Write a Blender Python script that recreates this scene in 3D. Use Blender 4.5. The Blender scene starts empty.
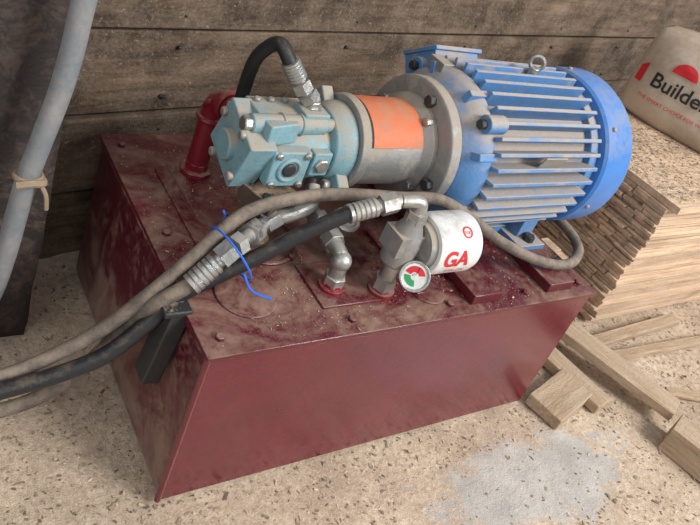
import bpy, math, random, bmesh
from mathutils import Vector, Matrix, noise, Quaternion
from mathutils.bvhtree import BVHTree
random.seed(7)
scn=bpy.context.scene
try:
    scn.view_settings.view_transform='Standard'
except Exception: pass

# ------------------------------------------------------------------ materials
def newmat(name):
    m=bpy.data.materials.new(name);m.use_nodes=True;nt=m.node_tree;nt.nodes.clear()
    o=nt.nodes.new('ShaderNodeOutputMaterial');b=nt.nodes.new('ShaderNodeBsdfPrincipled')
    nt.links.new(b.outputs[0],o.inputs[0]);return m,nt,b
def N(nt,t,**k):
    n=nt.nodes.new(t)
    for a,v in k.items(): setattr(n,a,v)
    return n
def math_(nt,op,a,b=None,clamp=False):
    n=N(nt,'ShaderNodeMath',operation=op,use_clamp=clamp)
    for i,v in enumerate((a,b)):
        if v is None: continue
        if isinstance(v,(int,float)): n.inputs[i].default_value=v
        else: nt.links.new(v,n.inputs[i])
    return n.outputs[0]
def noise_(nt,scale,detail=6,rough=.6,vec=None,dist=0):
    n=N(nt,'ShaderNodeTexNoise');n.inputs['Scale'].default_value=scale;n.inputs['Detail'].default_value=detail
    n.inputs['Roughness'].default_value=rough;n.inputs['Distortion'].default_value=dist
    if vec is None:
        tc=N(nt,'ShaderNodeTexCoord');vec=tc.outputs['Object']
    nt.links.new(vec,n.inputs['Vector']);return n.outputs[0]
def mapr(nt,v,a,b,c=0,d=1):
    n=N(nt,'ShaderNodeMapRange');n.inputs[1].default_value=a;n.inputs[2].default_value=b;n.inputs[3].default_value=c;n.inputs[4].default_value=d
    nt.links.new(v,n.inputs[0]);return n.outputs[0]
def mixc(nt,f,a,b):
    n=N(nt,'ShaderNodeMix',data_type='RGBA')
    if isinstance(f,(int,float)): n.inputs[0].default_value=f
    else: nt.links.new(f,n.inputs[0])
    for i,v in ((6,a),(7,b)):
        if isinstance(v,tuple): n.inputs[i].default_value=(*v,1) if len(v)==3 else v
        else: nt.links.new(v,n.inputs[i])
    return n.outputs[2]
def bump(nt,b,h,strength,dist=.003):
    n=N(nt,'ShaderNodeBump');n.inputs['Strength'].default_value=strength;n.inputs['Distance'].default_value=dist
    nt.links.new(h,n.inputs['Height']);nt.links.new(n.outputs[0],b.inputs['Normal'])
DUST=(.40,.29,.19)
def dusty(name,col,rough=.45,metal=0.,up=.9,side=.15,scale=14,dust=DUST,dark=None,bmp=.35,coat=0,soft=.06,dist=0,low=0,top=.88,wbump=0,film=0,grain=0):
    m,nt,b=newmat(name)
    g=N(nt,'ShaderNodeNewGeometry');s=N(nt,'ShaderNodeSeparateXYZ');nt.links.new(g.outputs['Normal'],s.inputs[0])
    nz=mapr(nt,s.outputs[2],-.1,.9)
    amt=math_(nt,'ADD',math_(nt,'MULTIPLY',nz,up-side),side)
    if low:
        tc=N(nt,'ShaderNodeTexCoord');sz=N(nt,'ShaderNodeSeparateXYZ');nt.links.new(tc.outputs['Object'],sz.inputs[0])
        amt=math_(nt,'ADD',amt,mapr(nt,sz.outputs[2],0,.3,low,0))
    n1=noise_(nt,scale,8,.68,None,dist);n2=noise_(nt,scale*9,4,.7)
    nn=math_(nt,'ADD',math_(nt,'MULTIPLY',n1,.72),math_(nt,'MULTIPLY',n2,.28))
    thr=math_(nt,'SUBTRACT',math_(nt,'ADD',math_(nt,'MULTIPLY',amt,.42),.29),nn)
    f=mapr(nt,thr,-soft*.6,soft)
    if grain:
        gr=noise_(nt,260,3,.8);f=math_(nt,'MAXIMUM',f,math_(nt,'MULTIPLY',mapr(nt,gr,.54,.62),math_(nt,'MULTIPLY',nz,grain)))
    if film: f=math_(nt,'MAXIMUM',f,film)
    base=mixc(nt,mapr(nt,n1,.35,.65),tuple(c*.75 for c in col),col)
    if dark: base=mixc(nt,mapr(nt,n2,.56,.66,0,.6),base,dark)
    dc=mixc(nt,n2,tuple(c*.7 for c in dust),tuple(min(1,c*1.3) for c in dust))
    nt.links.new(mixc(nt,math_(nt,'MULTIPLY',f,top),base,dc),b.inputs['Base Color'])
    nt.links.new(mapr(nt,f,0,1,rough,.95),b.inputs['Roughness'])
    nt.links.new(mapr(nt,f,0,1,metal,0),b.inputs['Metallic'])
    h=math_(nt,'ADD',math_(nt,'MULTIPLY',f,.6),n2)
    if wbump: h=math_(nt,'ADD',h,math_(nt,'MULTIPLY',noise_(nt,4,2,.5),wbump))
    bump(nt,b,h,bmp)
    if coat:
        nt.links.new(mapr(nt,f,0,.6,coat,0),b.inputs['Coat Weight']);b.inputs['Coat Roughness'].default_value=.14
    return m
def plain(name,col,rough=.5,metal=0.):
    m,nt,b=newmat(name);n=noise_(nt,60,5)
    nt.links.new(mixc(nt,n,tuple(c*.75 for c in col),tuple(min(1,c*1.2) for c in col)),b.inputs['Base Color'])
    b.inputs['Roughness'].default_value=rough;b.inputs['Metallic'].default_value=metal
    return m
def wood(name,c1,c2,axis=0,dust=.3,scale=7,attr=False,dcol=(.46,.36,.26),stain=.4,speck=0,mott=0):
    m,nt,b=newmat(name);tc=N(nt,'ShaderNodeTexCoord');mp=N(nt,'ShaderNodeMapping')
    sc=[1,1,1];sc[axis]=.09;mp.inputs['Scale'].default_value=sc;nt.links.new(tc.outputs['Object'],mp.inputs[0])
    g1=noise_(nt,scale*6,8,.7,mp.outputs[0],.6);g2=noise_(nt,scale*1.2,4,.6,mp.outputs[0],1.2);g3=noise_(nt,9,8,.7);g4=noise_(nt,120,3,.6)
    col=mixc(nt,mapr(nt,g1,.38,.62),c1,c2);col=mixc(nt,mapr(nt,g2,.48,.68,0,.8),col,tuple(c*stain for c in c1))
    if mott: col=mixc(nt,mapr(nt,noise_(nt,3.5,7,.7,None,.6),.42,.62,0,mott),col,tuple(c*.4 for c in c1))
    if attr:
        a=N(nt,'ShaderNodeVertexColor',layer_name='Col');mm=N(nt,'ShaderNodeMix',data_type='RGBA',blend_type='MULTIPLY');mm.inputs[0].default_value=1
        nt.links.new(col,mm.inputs[6]);nt.links.new(a.outputs[0],mm.inputs[7]);col=mm.outputs[2]
    f=math_(nt,'MULTIPLY',mapr(nt,math_(nt,'ADD',math_(nt,'MULTIPLY',g3,.7),math_(nt,'MULTIPLY',g4,.3)),.44,.62),dust)
    col=mixc(nt,f,col,dcol)
    if speck: col=mixc(nt,mapr(nt,noise_(nt,90,3,.8),.60,.68,0,speck),col,tuple(min(1,c*1.4) for c in dcol))
    nt.links.new(col,b.inputs['Base Color']);b.inputs['Roughness'].default_value=.85
    bump(nt,b,math_(nt,'ADD',g1,g4),.7,.005);return m

M={}
M['red_top']=dusty('tank_red_top',(.115,.005,.016),.28,0,.49,.1,6.5,dust=(.38,.245,.175),bmp=.5,soft=.13,dist=1.5,top=.78,coat=.5,wbump=2,grain=.5)
M['red_front']=dusty('tank_red_front',(.145,.003,.021),.25,0,.5,-.10,7,dust=(.26,.09,.09),coat=.7,bmp=.3,soft=.16,dist=1.2,top=.5,wbump=2.8)
M['red_left']=dusty('tank_red_left',(.105,.005,.017),.36,0,.5,.30,8,dust=(.34,.23,.17),soft=.12,dist=1,low=.4,top=.78,coat=.3)
M['red_pipe']=dusty('red_pipe',(.22,.008,.020),.35,0,.55,.15,22,dust=(.36,.22,.16),soft=.1,grain=.3)
M['blue']=dusty('motor_blue',(.08,.25,.54),.42,0,.90,.26,15,dust=(.46,.38,.30),soft=.12,top=.85,film=.07,grain=.6)
M['blue_core']=dusty('motor_blue_grooves',(.09,.22,.42),.6,0,1.2,.5,15,dust=(.43,.35,.27),soft=.14,top=.85,film=.25,grain=.6)
M['blue_fan']=dusty('motor_blue_cover',(.05,.22,.62),.36,0,.55,.08,9,dust=(.42,.40,.38),bmp=.12,soft=.18,top=.7,film=.03,grain=.4)
M['pump']=dusty('pump_blue',(.21,.40,.46),.45,0,.72,.26,24,dark=(.09,.14,.16),soft=.12,dust=(.44,.36,.27),film=.05,grain=.6)
M['steel']=dusty('steel',(.52,.52,.50),.3,.85,.50,.16,28,soft=.12,dust=(.40,.34,.27))
M['castgrey']=dusty('cast_grey',(.34,.34,.33),.42,.5,.76,.30,22,soft=.12,dust=(.42,.35,.27),grain=.5)
M['rusty']=dusty('rusty_iron',(.12,.075,.055),.75,.2,.6,.2,30)
M['orange']=dusty('orange_label',(.74,.16,.05),.45,0,.50,.15,20,soft=.14,dust=(.45,.27,.17),grain=.4)
M['black_hose']=dusty('black_hose',(.018,.018,.02),.45,0,.36,.0,30,soft=.18,top=.45)
M['dusty_hose']=dusty('dusty_hose',(.10,.082,.07),.8,0,.72,.38,30,dust=(.32,.25,.19),soft=.15)
M['grey_hose']=dusty('grey_hose',(.20,.22,.24),.6,0,.8,.40,14,dust=(.40,.37,.34),soft=.15,top=.75)
M['white']=dusty('filter_white',(.80,.80,.77),.38,0,.40,.08,25,soft=.12,top=.6)
M['dark']=dusty('dark_iron',(.05,.05,.052),.5,.3,.4,.1,25)
M['redink']=plain('red_print',(.62,.02,.03))
M['greenink']=plain('green_print',(.03,.30,.10))
M['blackink']=plain('black_print',(.02,.02,.02))
M['bluetie']=plain('blue_plastic',(.03,.16,.75),.4)
M['wall']=wood('wall_wood',(.095,.060,.038),(.26,.178,.118),0,.42,5,False,(.34,.255,.185),.4,.5,.8)
M['slat']=wood('slat_wood',(.58,.40,.27),(.78,.60,.43),0,.5,9,True,(.64,.50,.38),.6)
M['plank']=wood('plank_wood',(.38,.26,.16),(.60,.45,.31),1,.75,9)
M['plankx']=wood('plank_wood_x',(.34,.23,.14),(.58,.43,.29),0,.75,9)
M['rubber']=dusty('rubber_sheet',(.034,.025,.023),.7,0,.5,.36,10,dust=(.19,.13,.10),bmp=.9,soft=.12,dist=1.5,top=.7)
M['bag']=dusty('paper_bag',(.58,.49,.39),.75,0,.75,.22,7,dust=(.42,.30,.21),bmp=.3,soft=.15)
M['rope']=dusty('rope',(.36,.27,.18),.9,0,.5,.3,40)

def floormat():
    m,nt,b=newmat('sawdust_floor');tc=N(nt,'ShaderNodeTexCoord')
    a=noise_(nt,4,9,.68);c=noise_(nt,75,6,.75);d=noise_(nt,260,3,.7)
    saw=mixc(nt,mapr(nt,c,.32,.68),(.43,.31,.21),(.84,.68,.51));saw=mixc(nt,mapr(nt,a,.44,.66,0,.65),saw,(.36,.255,.175))
    saw=mixc(nt,mapr(nt,d,.55,.7,0,.6),saw,(.90,.78,.64))
    conc=mixc(nt,mapr(nt,noise_(nt,14,6,.6),.3,.7),(.40,.395,.38),(.66,.64,.60))
    s=N(nt,'ShaderNodeSeparateXYZ');nt.links.new(tc.outputs['Object'],s.inputs[0])
    dx=math_(nt,'DIVIDE',math_(nt,'SUBTRACT',s.outputs[0],.88),.33);dy=math_(nt,'DIVIDE',math_(nt,'SUBTRACT',s.outputs[1],-.19),.11)
    r=math_(nt,'SQRT',math_(nt,'ADD',math_(nt,'MULTIPLY',dx,dx),math_(nt,'MULTIPLY',dy,dy)))
    q=math_(nt,'ADD',r,math_(nt,'MULTIPLY',math_(nt,'SUBTRACT',math_(nt,'ADD',math_(nt,'MULTIPLY',noise_(nt,9,8,.7),.65),math_(nt,'MULTIPLY',c,.35)),.5),4.8))
    f=mapr(nt,q,.8,1.05,1,0)
    nt.links.new(mixc(nt,math_(nt,'MULTIPLY',f,.75),saw,conc),b.inputs['Base Color']);b.inputs['Roughness'].default_value=.95
    bump(nt,b,math_(nt,'ADD',c,math_(nt,'MULTIPLY',d,.5)),.8,.006);return m
M['floor']=floormat()
M['chip']=wood('shavings',(.52,.39,.27),(.82,.66,.49),0,0,20,True)

# ------------------------------------------------------------------ mesh accumulator
class Acc:
    def __init__(s): s.v=[];s.f=[];s.m=[];s.mats=[];s.col=[]
    def mi(s,k):
        if k not in s.mats: s.mats.append(k)
        return s.mats.index(k)
    def add(s,vs,fs,k,col=1.0):
        b=len(s.v);s.v+=[tuple(v) for v in vs];i=s.mi(k)
        for f in fs: s.f.append([x+b for x in f]);s.m.append(i);s.col.append(col)
    def box(s,c,sz,k,rot=None,col=1.0,taper=1.0):
        hx,hy,hz=[q/2 for q in sz];vs=[]
        for z in(-1,1):
            t=taper if z>0 else 1
            for x,y in((-1,-1),(1,-1),(1,1),(-1,1)): vs.append(Vector((x*hx*t,y*hy*t,z*hz)))
        if rot is not None:
            r=rot if isinstance(rot,Matrix) else Matrix.Rotation(rot,3,'Z');vs=[r@v for v in vs]
        vs=[v+Vector(c) for v in vs]
        s.add(vs,[(0,3,2,1),(4,5,6,7),(0,1,5,4),(1,2,6,5),(2,3,7,6),(3,0,4,7)],k,col)
    def lathe(s,o,ax,prof,k,seg=32,ph=0):
        ax=Vector(ax).normalized();o=Vector(o);q=ax.to_track_quat('Z','Y');vs=[];fs=[]
        for d,r in prof:
            for i in range(seg):
                a=2*math.pi*i/seg+ph;vs.append(o+ax*d+q@Vector((math.cos(a)*r,math.sin(a)*r,0)))
        n=len(prof)
        for j in range(n-1):
            for i in range(seg): fs.append((j*seg+i,j*seg+(i+1)%seg,(j+1)*seg+(i+1)%seg,(j+1)*seg+i))
        fs.append(tuple(range(seg))[::-1]);fs.append(tuple((n-1)*seg+i for i in range(seg)))
        s.add(vs,fs,k)
    def cyl(s,p0,p1,r,k,seg=24,r1=None,ph=0):
        p0=Vector(p0);p1=Vector(p1);L=(p1-p0).length;s.lathe(p0,p1-p0,[(0,r),(L,r if r1 is None else r1)],k,seg,ph)
    def hexn(s,p0,p1,r,k): s.cyl(p0,p1,r,k,6)
    def tube(s,pts,r,k,seg=14,res=10,ring=0):
        P=[Vector(p) for p in pts];Q=[]
        E=[P[0]*2-P[1]]+P+[P[-1]*2-P[-2]]
        for i in range(1,len(E)-2):
            for j in range(res):
                t=j/res;a,b,c,d=E[i-1:i+3]
                Q.append(.5*((2*b)+(c-a)*t+(2*a-5*b+4*c-d)*t*t+(3*b-a-3*c+d)*t**3))
        Q.append(P[-1]);vs=[];fs=[];nrm=None
        for i,p in enumerate(Q):
            t=(Q[min(i+1,len(Q)-1)]-Q[max(i-1,0)]).normalized()
            if nrm is None: nrm=t.orthogonal().normalized()
            nrm=(nrm-t*nrm.dot(t)).normalized();b=t.cross(nrm)
            rr=r*(1+ring*(1 if i%2 else 0))
            for j in range(seg):
                a=2*math.pi*j/seg;vs.append(p+(nrm*math.cos(a)+b*math.sin(a))*rr)
        for i in range(len(Q)-1):
            for j in range(seg): fs.append((i*seg+j,i*seg+(j+1)%seg,(i+1)*seg+(j+1)%seg,(i+1)*seg+j))
        fs.append(tuple(range(seg))[::-1]);fs.append(tuple((len(Q)-1)*seg+j for j in range(seg)));s.add(vs,fs,k)
    def torus(s,c,ax,R,r,k,seg=28,sg=8):
        q=Vector(ax).normalized().to_track_quat('Z','Y');vs=[];fs=[];c=Vector(c)
        for i in range(seg):
            a=2*math.pi*i/seg
            for j in range(sg):
                b=2*math.pi*j/sg;vs.append(c+q@Vector(((R+r*math.cos(b))*math.cos(a),(R+r*math.cos(b))*math.sin(a),r*math.sin(b))))
        for i in range(seg):
            for j in range(sg): fs.append((i*sg+j,((i+1)%seg)*sg+j,((i+1)%seg)*sg+(j+1)%sg,i*sg+(j+1)%sg))
        s.add(vs,fs,k)
    def sphere(s,c,r,k,seg=16):
        pr=[(-r*math.cos(math.pi*i/seg),max(1e-4,r*math.sin(math.pi*i/seg))) for i in range(seg+1)]
        s.lathe(c,(0,0,1),pr,k,seg*2)
    def obj(s,name,bev=.0,parent=None,ang=35):
        me=bpy.data.meshes.new(name);me.from_pydata(s.v,[],s.f)
        for k in s.mats: me.materials.append(M[k])
        me.polygons.foreach_set('material_index',s.m)
        if any(c!=1.0 for c in s.col):
            ca=me.color_attributes.new('Col','FLOAT_COLOR','CORNER')
            for p in me.polygons:
                c=s.col[p.index]
                for li in p.loop_indices: ca.data[li].color=(c,c*.97,c*.93,1)
        me.shade_smooth();me.set_sharp_from_angle(angle=math.radians(ang));me.update()
        o=bpy.data.objects.new(name,me);scn.collection.objects.link(o)
        if bev:
            b=o.modifiers.new('bevel','BEVEL');b.width=bev;b.segments=2;b.limit_method='ANGLE';b.angle_limit=math.radians(50)
        if parent: o.parent=parent
        return o
def textmesh(name,body,size,fn,mat,parent,bold=.0):
    cu=bpy.data.curves.new(name,'FONT');cu.body=body;cu.size=size;cu.align_x='CENTER';cu.align_y='CENTER';cu.offset=bold
    t=bpy.data.objects.new(name+'_src',cu);scn.collection.objects.link(t)
    me=bpy.data.meshes.new_from_object(t.evaluated_get(bpy.context.evaluated_depsgraph_get()));bpy.data.objects.remove(t)
    bm=bmesh.new();bm.from_mesh(me);bmesh.ops.triangulate(bm,faces=bm.faces[:])
    for it in range(4):
        es=[e for e in bm.edges if e.calc_length()>size*.16]
        if not es: break
        bmesh.ops.subdivide_edges(bm,edges=es,cuts=1);bmesh.ops.triangulate(bm,faces=bm.faces[:])
    for v in bm.verts: v.co=Vector(fn(v.co.x,v.co.y,v.co.z))
    bm.to_mesh(me);bm.free()
    me.materials.clear();me.materials.append(M[mat]);o=bpy.data.objects.new(name,me);scn.collection.objects.link(o);o.parent=parent;return o
def chips(name,n,pos,smin,smax,parent,tilt=.5):
    a=Acc()
    for i in range(n):
        p=pos()
        if p is None: continue
        s=random.uniform(smin,smax)*(1 if random.random()<.94 else 2.0);l=s*random.uniform(1,2.6)
        r=Matrix.Rotation(random.uniform(0,6.28),3,'Z')@Matrix.Rotation(random.uniform(-tilt,tilt),3,'X')@Matrix.Rotation(random.uniform(-tilt,tilt),3,'Y')
        c=Vector(p);q=[c+r@Vector(v) for v in((-l/2,-s/2,0),(l/2,-s/2,0),(l/2,s/2,s*.2),(-l/2,s/2,0))]
        a.add(q,[(0,1,2,3)],'chip',random.choice((.40,.55,.7,.85,1.0)))
    return a.obj(name,0,parent)

H=.369;FZ=-.02
# ------------------------------------------------------------------ tank
D=.645
a=Acc();zb=FZ
a.box((.5,D/2,(H-.006+zb)/2),(.992,D-.008,H-.006-zb),'red_left')
a.box((.5,.003,(H-.008+zb)/2),(1.0,.006,H-.008-zb),'red_front')
a.box((.5,D/2-.002,H-.005),(1.012,D+.012,.010),'red_top')
for sx in(.03,.95):
    for sy in(.03,D-.04): a.box((sx+.01,sy+.01,FZ-.008),(.05,.05,.016),'red_left')
a.lathe((.215,.27,H),(0,0,1),[(0,.085),(.006,.085),(.0065,.078),(.003,.074),(.003,.001)],'red_top',40)
a.lathe((.12,.12,H),(0,0,1),[(0,.06),(.004,.06),(.0042,.001)],'red_top',40)
a.lathe((.52,.07,H),(0,0,1),[(0,.04),(.004,.04),(.0042,.001)],'red_top',32)
a.box((.33,.12,H+.002),(.15,.12,.006),'red_top')
a.box((.09,.36,H+.002),(.03,.30,.006),'red_top')
for i in range(6):
    t=i*math.pi/3;a.hexn((.215+.081*math.cos(t),.27+.081*math.sin(t),H),(.215+.081*math.cos(t),.27+.081*math.sin(t),H+.012),.007,'red_top')
for p in((.03,.03),(.03,.3),(.03,.6),(.3,.025),(.55,.025),(.78,.025),(.97,.03)): a.hexn((*p,H-.001),(*p,H+.008),.009,'red_top')
a.box((.645,.29,H+.013),(.085,.55,.024),'red_top')
a.box((.885,.29,H+.013),(.085,.55,.024),'red_top')
a.box((.5,.16,H+.004),(.03,.2,.008),'red_top')
a.tube([(-.002,.002,H-.012),(.5,-.002,H-.012),(1.002,.002,H-.012)],.004,'red_front',8,20,.25)
a.tube([(0,.001,FZ),(0,.001,H-.01)],.006,'red_front',8,24,.15)
a.tube([(-.003,.0,H-.012),(-.003,D,H-.012)],.004,'red_left',8,24,.2)
tank=a.obj('hydraulic_oil_tank',.003)
def onTank():
    x,y=random.uniform(0,1),random.uniform(0,D)
    if noise.noise(Vector((x*5,y*5,2)))<random.uniform(-.3,.25): return None
    return (x,y,H+.0012)
chips('sawdust_chips',4200,onTank,.0008,.0020,tank,.3)
a=Acc();a.box((-.022,.115,.285),(.035,.045,.17),'dark',Matrix.Rotation(.12,3,'Y'))
a.box((-.02,.115,.37),(.05,.05,.012),'dark');a.obj('lifting_lug',.003,tank)
a=Acc()
a.lathe((.165,.5,H),(0,0,1),[(0,.036),(.012,.036),(.0122,.026),(.03,.026)],'red_pipe',8)
a.tube([(.165,.5,H),(.165,.5,.45),(.165,.5,.515),(.165,.487,.553),(.167,.45,.572),(.17,.41,.572)],.024,'red_pipe',18)
a.torus((.165,.5,.51),(0,0,1),.025,.007,'red_pipe');a.cyl((.168,.455,.572),(.169,.435,.572),.034,'red_pipe')
a.torus((.166,.49,.548),(0,1,.8),.025,.007,'red_pipe')
a.obj('suction_pipe',.0015,tank)

# ------------------------------------------------------------------ motor
yM,zM=.30,.587
a=Acc();X=(1,0,0)
def rotx(t):
    cy,cz=math.cos(t),math.sin(t);return Matrix(((1,0,0),(0,cy,-cz),(0,cz,cy))),cy,cz
a.lathe((.515,yM,zM),X,[(0,.06),(.0,.137),(.004,.144),(.028,.144),(.034,.138)],'castgrey',56)
a.lathe((.547,yM,zM),X,[(0,.128),(.015,.145),(.028,.160),(.05,.168),(.062,.168),(.064,.15)],'blue',56)
a.lathe((.60,yM,zM),X,[(0,.149),(.36,.149)],'blue_core',56)
a.lathe((.93,yM,zM),X,[(0,.15),(0.001,.165),(.02,.168),(.03,.165)],'blue',56)
nf=36
for i in range(nf):
    t=2*math.pi*(i+.5)/nf
    if abs((t-1.5*math.pi))<.42: continue
    m,cy,cz=rotx(t);a.box((.772,yM+cy*.165,zM+cz*.165),(.325,.048,.009),'blue',m)
for i in range(8):
    m,cy,cz=rotx(2*math.pi*i/8+.39);a.box((.59,yM+cy*.150,zM+cz*.150),(.05,.05,.016),'blue',m)
for i in range(4):
    m,cy,cz=rotx(math.pi/4+i*math.pi/2)
    a.cyl((.58,yM+cy*.172,zM+cz*.172),(.63,yM+cy*.172,zM+cz*.172),.02,'blue',16)
    a.hexn((.565,yM+cy*.172,zM+cz*.172),(.58,yM+cy*.172,zM+cz*.172),.011,'dark')
    m,cy,cz=rotx(.25+i*math.pi/2);a.hexn((.50,yM+cy*.120,zM+cz*.120),(.516,yM+cy*.120,zM+cz*.120),.013,'dark')
a.lathe((.955,yM,zM),X,[(0,.17),(0,.184),(.006,.190),(.085,.192),(.11,.18),(.122,.15),(.124,.05),(.12,.01)],'blue_fan',64)
for i in range(6):
    t=i*math.pi/3+.3;a.hexn((.98,yM+math.cos(t)*.188,zM+math.sin(t)*.188),(.98,yM+math.cos(t)*.196,zM+math.sin(t)*.196),.006,'castgrey')
for r in(.05,.08,.11,.14): a.torus((1.077,yM,zM),X,r,.003,'dark',40)
for x in(.66,.885):
    a.box((x,yM,H+.032),(.09,.34,.014),'blue')
    for sy in(-1,1):
        a.box((x,yM+sy*.105,H+.07),(.05,.06,.08),'blue')
        a.hexn((x,yM+sy*.15,H+.035),(x,yM+sy*.15,H+.055),.014,'dark')
a.box((.77,yM,H+.036),(.2,.2,.02),'blue')
a.cyl((.80,yM,zM+.16),(.80,yM,zM+.2),.012,'steel');a.torus((.80,yM,zM+.211),(.75,.65,0),.015,.0045,'steel')
a.box((.66,yM+.125,zM+.118),(.13,.10,.07),'blue',Matrix.Rotation(-.6,3,'X'));a.box((.66,yM+.143,zM+.150),(.14,.11,.010),'blue',Matrix.Rotation(-.6,3,'X'))
a.box((.585,yM+.06,zM+.155),(.03,.05,.03),'castgrey')
a.box((.77,yM-.178,zM+.065),(.07,.004,.035),'castgrey',Matrix.Rotation(.35,3,'X'))
motor=a.obj('electric_motor',.0018)

# ------------------------------------------------------------------ bell housing + pump
a=Acc()
a.lathe((.335,yM,zM),X,[(0,.06),(0,.094),(.018,.097),(.020,.088),(.155,.09),(.168,.105),(.18,.107),(.18,.06)],'castgrey',44)
vs=[];fs=[];n=14
for i in range(n+1):
    t=math.radians(68+(i/n)*88)
    for x in(.362,.488): vs.append((x,yM+math.cos(t)*.0925,zM+math.sin(t)*.0925))
for i in range(n): fs.append((2*i,2*i+1,2*i+3,2*i+2))
a.add(vs,fs,'orange')
for i in range(4):
    t=i*math.pi/2+.6;a.hexn((.49,yM+math.cos(t)*.1,zM+math.sin(t)*.1),(.515,yM+math.cos(t)*.1,zM+math.sin(t)*.1),.010,'steel')
a.obj('bell_housing',.0015)
a=Acc()
zp=zM-.003
a.lathe((.29,yM,zp),X,[(0,.05),(.0,.072),(.02,.082),(.045,.084),(.046,.06)],'pump',36)
a.box((.318,yM,zp),(.026,.215,.06),'pump',Matrix.Rotation(.7,3,'X'))
for sg in(-1,1):
    y=yM+sg*.088*math.cos(.7);z=zp+sg*.088*math.sin(.7);a.hexn((.288,y,z),(.305,y,z),.013,'steel')
a.lathe((.105,yM,zp-.01),X,[(0,.04),(.0,.052),(.008,.058),(.05,.06),(.055,.05),(.075,.052),(.12,.060),(.16,.064),(.19,.060)],'pump',32)
a.box((.13,yM,zp-.005),(.055,.12,.115),'pump',Matrix.Rotation(.35,3,'X'))
a.box((.205,yM+.012,zp+.045),(.14,.075,.045),'pump')
a.box((.25,yM-.008,zp+.058),(.055,.05,.04),'pump')
a.box((.17,yM-.033,zp+.046),(.07,.042,.042),'pump',Matrix.Rotation(.2,3,'Z'))
a.cyl((.115,yM-.025,zp+.052),(.275,yM-.025,zp+.052),.019,'pump',16)
a.torus((.18,yM-.025,zp+.052),X,.019,.003,'pump');a.torus((.22,yM-.025,zp+.052),X,.019,.003,'pump')
a.hexn((.10,yM-.025,zp+.052),(.118,yM-.025,zp+.052),.016,'steel')
a.cyl((.27,yM-.025,zp+.052),(.305,yM-.025,zp+.052),.014,'pump',16);a.hexn((.30,yM-.025,zp+.052),(.318,yM-.025,zp+.052),.013,'steel')
a.box((.195,yM-.062,zp-.015),(.08,.026,.075),'pump');a.box((.262,yM-.058,zp-.005),(.04,.034,.05),'pump')
a.hexn((.262,yM-.083,zp-.005),(.262,yM-.072,zp-.005),.016,'steel')
a.torus((.195,yM-.076,zp-.015),(0,1,0),.022,.004,'pump');a.cyl((.195,yM-.08,zp-.015),(.195,yM-.07,zp-.015),.014,'dark',16)
for x,z in((.165,.016),(.165,-.046),(.225,.016),(.225,-.046)): a.cyl((x,yM-.082,zp+z),(x,yM-.07,zp+z),.007,'steel',12)
for dy,dz in((.04,.042),(-.04,.042),(.04,-.046),(-.04,-.046)): a.cyl((.092,yM+dy,zp+dz-.005),(.104,yM+dy,zp+dz-.005),.009,'castgrey',12)
a.cyl((.088,yM,zp-.008),(.107,yM,zp-.008),.03,'pump',20)
for x in(.15,.18,.21): a.cyl((x,yM+.03,zp+.065),(x,yM+.03,zp+.076),.007,'castgrey',10)
a.cyl((.25,yM,zp+.07),(.25,yM,zp+.093),.017,'steel',6)
a.box((.185,yM-.055,zM-.095),(.085,.08,.045),'rusty',Matrix.Rotation(.4,3,'Z'))
a.box((.17,yM+.085,zp-.012),(.07,.04,.07),'pump')
for dx,dy in((-.025,-.03),(.025,-.03),(.025,.03)): a.cyl((.185+dx,yM-.055+dy,zM-.075),(.185+dx,yM-.055+dy,zM-.065),.008,'dark',10)
a.cyl((.2,yM-.03,H),(.2,yM-.03,zM-.1),.022,'rusty',16);a.lathe((.2,yM-.03,H),(0,0,1),[(0,.034),(.015,.034),(.016,.02)],'rusty',20)
a.obj('hydraulic_pump',.003)

# ------------------------------------------------------------------ fittings / hoses
def crimp(a,p0,p1,r=.018):
    p0=Vector(p0);p1=Vector(p1);L=(p1-p0).length
    pr=[(0,r*.8)];n=6
    for i in range(n): pr+= [(L*.6*(i+.1)/n,r),(L*.6*(i+.75)/n,r),(L*.6*(i+.85)/n,r*.86)]
    pr+=[(L*.62,r*.7),(L*.68,r*.7)]
    a.lathe(p0,p1-p0,pr,'steel',20);d=(p1-p0)/L
    a.hexn(p0+d*L*.68,p1,r*1.12,'steel')
a=Acc()
a.tube([(-.62,.17,.15),(-.40,.16,.19),(-.27,.155,.21),(-.19,.155,.243),(-.115,.15,.30),(-.05,.145,.378),(.02,.155,.45),(.10,.18,.508),(.20,.19,.53),(.30,.185,.54),(.42,.155,.55),(.51,.135,.555),(.60,.105,.52),(.70,.085,.47),(.84,.065,.42),(.95,.065,.40),(1.03,.10,.40),(1.065,.16,.405),(1.06,.24,.41),(1.01,.30,.40)],.0125,'dusty_hose')
a.obj('dusty_hydraulic_hose')
a=Acc()
a.tube([(-.62,.12,.15),(-.40,.125,.19),(-.27,.125,.212),(-.19,.12,.235),(-.12,.115,.27),(-.06,.12,.325),(-.01,.13,.375),(.07,.135,.415),(.14,.13,.46),(.20,.12,.51),(.275,.105,.565)],.0145,'black_hose')
crimp(a,(.262,.107,.556),(.355,.10,.585),.018)
a.cyl((.35,.10,.583),(.372,.10,.588),.013,'steel')
a.obj('black_hydraulic_hose')
a=Acc()
a.tube([(-.62,.22,.01),(-.40,.21,.03),(-.27,.20,.06),(-.19,.19,.095),(-.125,.175,.175),(-.075,.15,.30),(-.045,.125,.37),(.0,.12,.41),(.02,.122,.43)],.0135,'dusty_hose')
crimp(a,(.0,.118,.41),(.072,.135,.474),.020)
a.hexn((.07,.134,.472),(.088,.143,.476),.022,'steel');a.cyl((.085,.142,.475),(.12,.168,.472),.014,'steel')
a.hexn((.112,.162,.472),(.14,.182,.468),.023,'steel');a.cyl((.135,.18,.468),(.175,.2,.472),.015,'steel')
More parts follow.
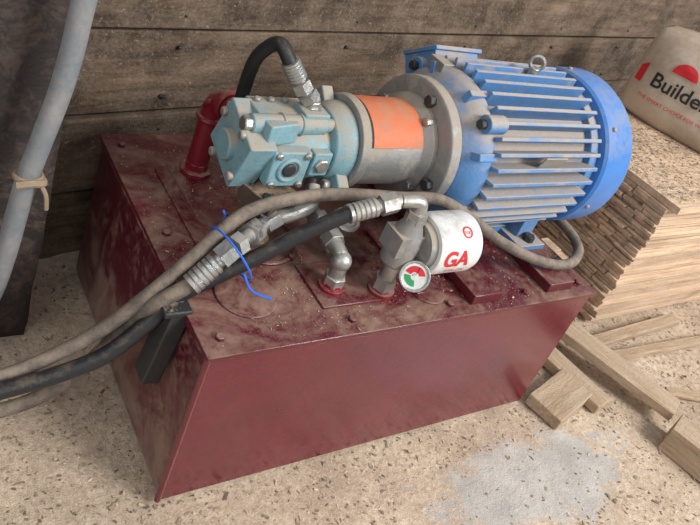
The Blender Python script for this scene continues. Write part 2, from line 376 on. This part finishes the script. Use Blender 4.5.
a.hexn((.162,.195,.468),(.188,.2,.48),.021,'steel');a.tube([(.185,.2,.476),(.23,.2,.49),(.265,.215,.50),(.275,.24,.52)],.015,'steel')
a.obj('return_hydraulic_hose')
a=Acc()
a.tube([(.175,.42,.52),(.172,.415,.56),(.160,.40,.64),(.152,.38,.71),(.158,.355,.752),(.166,.335,.765),(.176,.315,.75),(.185,.305,.735)],.0135,'black_hose')
crimp(a,(.178,.31,.747),(.222,.30,.695),.0175)
a.tube([(.218,.30,.70),(.235,.30,.683),(.249,.30,.676),(.252,.30,.66),(.252,.30,.63)],.014,'steel')
a.hexn((.226,.30,.692),(.24,.30,.68),.021,'steel');a.hexn((.252,.30,.645),(.252,.30,.665),.021,'steel')
a.obj('pressure_hose')
a=Acc()
a.torus((.075,.142,.452),(.8,.2,.5),.056,.002,'bluetie',40,6);a.tube([(.075,.088,.455),(.09,.07,.43),(.125,.055,.42)],.0022,'bluetie',6)
a.tube([(.075,.19,.49),(.068,.197,.505)],.002,'bluetie',6)
a.obj('cable_tie')
a=Acc()
a.lathe((.30,.11,H),(0,0,1),[(0,.027),(.012,.027),(.0122,.02),(.02,.02)],'red_pipe',20)
a.hexn((.30,.11,H+.015),(.30,.11,H+.035),.022,'steel')
a.tube([(.30,.11,H+.02),(.30,.11,.425),(.30,.118,.443),(.30,.14,.45),(.30,.2,.452),(.30,.25,.455),(.30,.27,.475),(.30,.28,.52)],.0155,'steel')
a.hexn((.30,.145,.45),(.30,.17,.451),.0235,'steel');a.hexn((.30,.205,.452),(.30,.225,.453),.023,'steel');a.sphere((.30,.113,.437),.021,'steel',10)
a.obj('elbow_fitting',.001)
a=Acc()
a.cyl((.355,.205,H),(.355,.205,.455),.012,'steel');a.lathe((.355,.205,.445),(-.1,-.3,1),[(0,.028),(.022,.03),(.026,.026),(.026,.022),(.022,.02),(.023,.001)],'steel',32)
a.obj('breather_cap',.001)
# ------------------------------------------------------------------ filter assembly
a=Acc()
fx,fy,fz=.405,.085,.50
a.lathe((fx,fy,H),(0,0,1),[(0,.028),(.012,.028),(.0122,.02),(.02,.02)],'red_pipe',20)
a.hexn((fx,fy,H+.015),(fx,fy,H+.04),.023,'steel');a.cyl((fx,fy,H+.03),(fx,fy,.46),.017,'steel')
a.lathe((fx,fy,.445),(0,0,1),[(0,.02),(.01,.032),(.06,.034),(.08,.03),(.10,.02),(.115,.02)],'castgrey',24)
a.box((fx-.005,fy,.505),(.06,.055,.045),'castgrey');a.hexn((fx,fy,.55),(fx,fy,.572),.021,'steel')
a.tube([(fx,fy,.56),(fx,fy,.585),(fx-.01,fy+.004,.592),(fx-.04,fy+.012,.588)],.013,'steel')
a.lathe((fx+.022,fy-.01,fz),X,[(0,.03),(.0,.046),(.014,.05),(.016,.05)],'castgrey',32)
cx0=fx+.036;cy0=fy-.01;cr=.061
a.lathe((cx0,cy0,fz),X,[(0,.05),(.0,.058),(.006,.061),(.098,.061),(.108,.058),(.115,.048),(.119,.03),(.12,.003)],'white',48)
filt=a.obj('oil_filter',.001)
def wrap(cx,t0):
    def f(x,y,z):
        t=t0+y/cr;r=cr+.0010
        return (cx+x,cy0-math.cos(t)*r,fz+math.sin(t)*r)
    return f
textmesh('brand_print','GA',.046,wrap(cx0+.042,.10),'redink',filt,.0016)
textmesh('brand_print_small','SPIN-ON',.013,wrap(cx0+.052,-.38),'redink',filt)
textmesh('logo_print','O',.034,wrap(cx0+.068,.95),'redink',filt)
textmesh('logo_print_inner','FIX',.010,wrap(cx0+.068,.95),'redink',filt)
a=Acc();gn=Vector((-.55,-.68,.45)).normalized();gp=Vector((.418,.036,.455))
a.cyl((.41,.07,.47),gp,.009,'steel')
a.lathe(gp-gn*.012,gn,[(0,.02),(.0,.029),(.02,.030),(.022,.030),(.022,.026),(.019,.025),(.019,.001)],'steel',36)
g=a.obj('pressure_gauge',.0006)
def face(k,a0,a1,r0,r1,off,name):
    b=Acc();q=gn.to_track_quat('Z','Y');c=gp-gn*.012+gn*(.0192+off);vs=[];n=16
    for i in range(n+1):
        t=math.radians(a0+(a1-a0)*i/n)
        for r in(r0,r1): vs.append(c+q@Vector((math.cos(t)*r,math.sin(t)*r,0)))
    b.add(vs,[(2*i,2*i+1,2*i+3,2*i+2) for i in range(n)],k);b.obj(name,0,g)
face('white',0,360,.0003,.025,0,'dial');face('redink',20,170,.008,.020,.0005,'dial_red');face('greenink',185,285,.008,.020,.0005,'dial_green')
face('blackink',75,82,.0,.019,.001,'needle')

# ------------------------------------------------------------------ wall
a=Acc();yaw=math.atan(.177);L=7.0
seams=[-.07,.165,.375,.592,.83,1.06,1.3,1.55]
for i in range(len(seams)-1):
    z0,z1=seams[i]+.004,seams[i+1]-.004;dep=.014*((i%2))
    a.box((0,.03-dep*.5,(z0+z1)/2),(L,.04,z1-z0),'wall',Matrix.Rotation(random.uniform(-.004,.004),3,'Y'))
a.box((0,.07,.75),(L,.02,1.7),'rubber')
for i in range(7):
    for z in(.20,.33,.42,.55,.63,.79): a.cyl((-1+i*.55+random.uniform(-.02,.02),.012,z),(-1+i*.55,.0,z),.005,'dark',8)
w=a.obj('wall_back',.004);w.location=(.07,.715,0);w.rotation_euler=(0,0,yaw)
# ------------------------------------------------------------------ floor
def fz_(x,y):
    h=.012*noise.noise(Vector((x*3,y*3,0)))+.006*noise.noise(Vector((x*9,y*9,3)))+.003*noise.noise(Vector((x*30,y*30,5)))
    if -.08<x<1.08 and -.08<y<.75: h=min(h,.002)
    h+= .05*math.exp(-((x+.45)**2+(y-.3)**2)/.05)
    if y<-.12 and .3<x<1.2: h*=.4
    return h-.013+FZ
nx,ny=220,200;x0,x1,y0,y1=-2.2,4.2,-1.6,2.0
vs=[];fs=[]
for j in range(ny+1):
    for i in range(nx+1):
        x=x0+(x1-x0)*i/nx;y=y0+(y1-y0)*j/ny;vs.append((x,y,fz_(x,y)))
for j in range(ny):
    for i in range(nx): fs.append((j*(nx+1)+i,j*(nx+1)+i+1,(j+1)*(nx+1)+i+1,(j+1)*(nx+1)+i))
a=Acc();a.add(vs,fs,'floor');flo=a.obj('floor',0,None,180)
def onFloor():
    x=random.uniform(-.9,2.4);y=random.uniform(-.75,.70)
    if -.0<x<1.0 and 0<y<.66: return None
    if y>.715+.177*(x-.07)-.03: return None
    if .5<x<1.2 and -.3<y<-.1 and random.random()<.8: return None
    return (x,y,fz_(x,y)+.0015)
chips('wood_shavings',17000,onFloor,.0015,.0048,flo)

# ------------------------------------------------------------------ slat stack
a=Acc();z=FZ;row=0
while z<.435:
    th=random.choice((.009,.011,.013,.015));y=.19+random.uniform(-.006,.006)
    bundle=random.uniform(-.008,.008)
    while y<.80:
        wd=random.uniform(.045,.08);xs=1.53+random.uniform(-.016,.010)+bundle-(.45-z)*.04
        ln=1.5+random.uniform(-.1,.1)
        a.box((xs+ln/2,y+wd/2,z+th/2),(ln,wd-.003,th-.0015),'slat',random.uniform(-.003,.003),random.choice((.8,.88,.95,1.02,1.1)))
        y+=wd
    z+=th
a.box((2.3,.5,z+.012),(1.56,.64,.022),'slat',.02,1.05)
a.box((2.15,.5,z-.2),(1.15,.5,.42),'slat',0,.5)
stk=a.obj('lumber_stack',.0008)
ztop=z+.024
def onStack():
    return (random.uniform(1.53,2.2),random.uniform(.19,.8),ztop+.001)
chips('stack_sawdust',4500,onStack,.0015,.0045,stk,.3)
a=Acc()
for i in range(24):
    x=random.uniform(1.18,1.23);y=.32+random.uniform(-.05,.28);zz=FZ-.002+.016*(i//2)
    a.box((x+.06,y,zz+.006),(.26+random.uniform(-.04,.04),.06,.012),'slat',random.uniform(-.08,.08),random.choice((.7,.85,1.0)))
a.obj('offcut_pile',.0008)

# ------------------------------------------------------------------ loose planks
def plank(name,c,sz,k,rz,rx=0,ry=0):
    a=Acc();m=Matrix.Rotation(rz,3,'Z')@Matrix.Rotation(rx,3,'X')@Matrix.Rotation(ry,3,'Y');a.box((0,0,0),sz,k,None);o=a.obj(name,.0025)
    o.matrix_world=Matrix.Translation((c[0],c[1],c[2]+FZ))@m.to_4x4();return o
plank('wood_plank',(1.36,.02,.050),(.085,.42,.028),'plank',.38,.03)
plank('wood_plank',(1.12,-.03,.012),(.19,.10,.035),'plankx',.25)
plank('wood_plank',(1.22,.06,.012),(.07,.30,.03),'plank',.15)
plank('wood_plank',(1.72,.04,.006),(.6,.03,.02),'plankx',-.05)
plank('wood_plank',(1.40,-.31,.03),(.09,.2,.08),'plank',.3)
plank('wood_plank',(1.66,.12,.010),(.5,.04,.02),'plankx',.04)
plank('wood_plank',(1.65,-.14,.002),(.22,.03,.012),'plankx',-.4)

# ------------------------------------------------------------------ cement bag
bm=bmesh.new();bmesh.ops.create_cube(bm,size=1);bmesh.ops.subdivide_edges(bm,edges=bm.edges[:],cuts=22,use_grid_fill=True)
BW,BT,BH=.52,.22,.35
for v in bm.verts:
    x,y,zz=v.co*2
    px=x*BW/2*(1-.05*zz*zz);bul=(1-x**4)*(1-zz**4)
    py=y*BT/2*(.55+.5*bul);pz=zz*BH/2*(1-.10*abs(x)**3)
    n=noise.noise_vector(Vector((px*9,py*9,pz*9)))*.007+noise.noise_vector(Vector((px*25,py*25,pz*25)))*.0025
    v.co=Vector((px,py,pz))+n
bvh=BVHTree.FromBMesh(bm)
me=bpy.data.meshes.new('bag');bm.to_mesh(me);bm.free();me.shade_smooth();me.materials.append(M['bag'])
bag=bpy.data.objects.new('paper_sack',me);scn.collection.objects.link(bag)
ang_=math.atan2(.40-.76,2.03-1.90)
bag.matrix_world=Matrix.Translation((2.09,.545,ztop+BH/2-.004))@Matrix.Rotation(ang_,4,'Z')
def onbag(cx,cz):
    def f(x,y,z):
        h=bvh.ray_cast(Vector((cx+x,-1,cz+y)),Vector((0,1,0)))[0]
        yy=h.y if h is not None else -BT/2
        return (cx+x,yy-.0045,cz+y)
    return f
textmesh('bag_print_name','Builder',.074,onbag(-.075,-.01),'blackink',bag,.0012)
textmesh('bag_print_line','THE SMART CHOICE FOR WORK',.019,onbag(-.06,-.08),'redink',bag)
def patch(name,poly,k):
    f=onbag(0,0);b=bmesh.new();vv=[b.verts.new((x,y,0)) for x,y in poly];b.faces.new(vv);bmesh.ops.triangulate(b,faces=b.faces[:])
    for it in range(4):
        es=[e for e in b.edges if e.calc_length()>.012]
        if es: bmesh.ops.subdivide_edges(b,edges=es,cuts=1);bmesh.ops.triangulate(b,faces=b.faces[:])
    for v in b.verts: v.co=Vector(f(v.co.x,v.co.y,0))
    me=bpy.data.meshes.new(name);b.to_mesh(me);b.free();me.materials.append(M[k]);o=bpy.data.objects.new(name,me);scn.collection.objects.link(o);o.parent=bag
patch('bag_print_sun',[(-.09+math.cos(math.pi*i/20)*.045,.045+math.sin(math.pi*i/20)*.045) for i in range(21)],'redink')
patch('bag_print_badge',[(-.24,-.04),(-.215,-.04),(-.215,.035),(-.24,.015)],'redink')

# ------------------------------------------------------------------ rubber sheet + hanging hose (left)
vs=[];fs=[];nu,nv=60,60
for j in range(nv+1):
    for i in range(nu+1):
        u=i/nu;v=j/nv;x=-.15-u*1.3;zz=-.03+v*1.5
        y=.47+.03*(u**1.2)+.006*noise.noise(Vector((x*8,zz*3,1)))+.003*noise.noise(Vector((x*25,zz*14,1)))
        vs.append((x+.006*noise.noise(Vector((0,zz*14,4))),y,zz+.01*noise.noise(Vector((x*20,0,0)))))
for j in range(nv):
    for i in range(nu): fs.append((j*(nu+1)+i,j*(nu+1)+i+1,(j+1)*(nu+1)+i+1,(j+1)*(nu+1)+i))
a=Acc();a.add(vs,fs,'rubber');o=a.obj('rubber_sheet',0,None,180);so=o.modifiers.new('s','SOLIDIFY');so.thickness=.02
a=Acc()
a.tube([(-.15,.38,1.25),(-.16,.38,1.0),(-.176,.38,.789),(-.180,.38,.70),(-.188,.38,.62),(-.205,.38,.52),(-.217,.38,.45),(-.226,.38,.36),(-.234,.38,.27),(-.25,.38,.17),(-.29,.38,.07),(-.36,.37,.03),(-.5,.35,.04)],.0195,'grey_hose',18)
a.tube([(-.24,.355,.45),(-.215,.352,.455),(-.195,.36,.45),(-.195,.385,.447)],.007,'rope',8);a.torus((-.216,.38,.452),(0,.1,1),.022,.005,'rope')
a.tube([(-.20,.358,.45),(-.19,.35,.43),(-.185,.35,.40)],.004,'rope',6)
a.obj('hanging_hose')

# ------------------------------------------------------------------ light + camera
w=bpy.data.worlds.new('world');scn.world=w;w.use_nodes=True;bg=w.node_tree.nodes['Background'];bg.inputs[0].default_value=(.92,.95,1,1);bg.inputs[1].default_value=.52
def area(name,loc,tgt,size,e,col=(1,1,1)):
    l=bpy.data.lights.new(name,'AREA');l.energy=e;l.size=size;l.color=col;o=bpy.data.objects.new(name,l);scn.collection.objects.link(o)
    o.location=loc;o.rotation_euler=(Vector(tgt)-Vector(loc)).to_track_quat('-Z','Y').to_euler()
area('key_area_lamp',(2.3,-3.0,3.2),(.6,.1,.2),1.9,240,(1,.99,.97))  # added key lamp, high front right; no actual window modelled
area('left_area_lamp',(-2.5,-1.5,2.6),(.3,.2,.3),1.4,28,(.95,.97,1))  # weak unseen area lamp from the front left, no door there
import numpy as np
R=np.array([[0.82927,-0.46032,0.31689],[-0.00334,-0.57111,-0.82087],[0.55884,0.67966,-0.47514]])
U,S,Vt=np.linalg.svd(R);R=U@Vt
Rw=R.T@np.diag([1,-1,-1.]);C=(-.5188,-.6945,1.2335)
cd=bpy.data.cameras.new('camera');co=bpy.data.objects.new('camera',cd);scn.collection.objects.link(co)
co.matrix_world=Matrix([[*Rw[0],C[0]],[*Rw[1],C[1]],[*Rw[2],C[2]],[0,0,0,1]])
cd.sensor_width=36;cd.lens=36*733.5/700;cd.shift_x=38.1/700;cd.shift_y=-102.2/700;cd.clip_start=.01
scn.camera=co
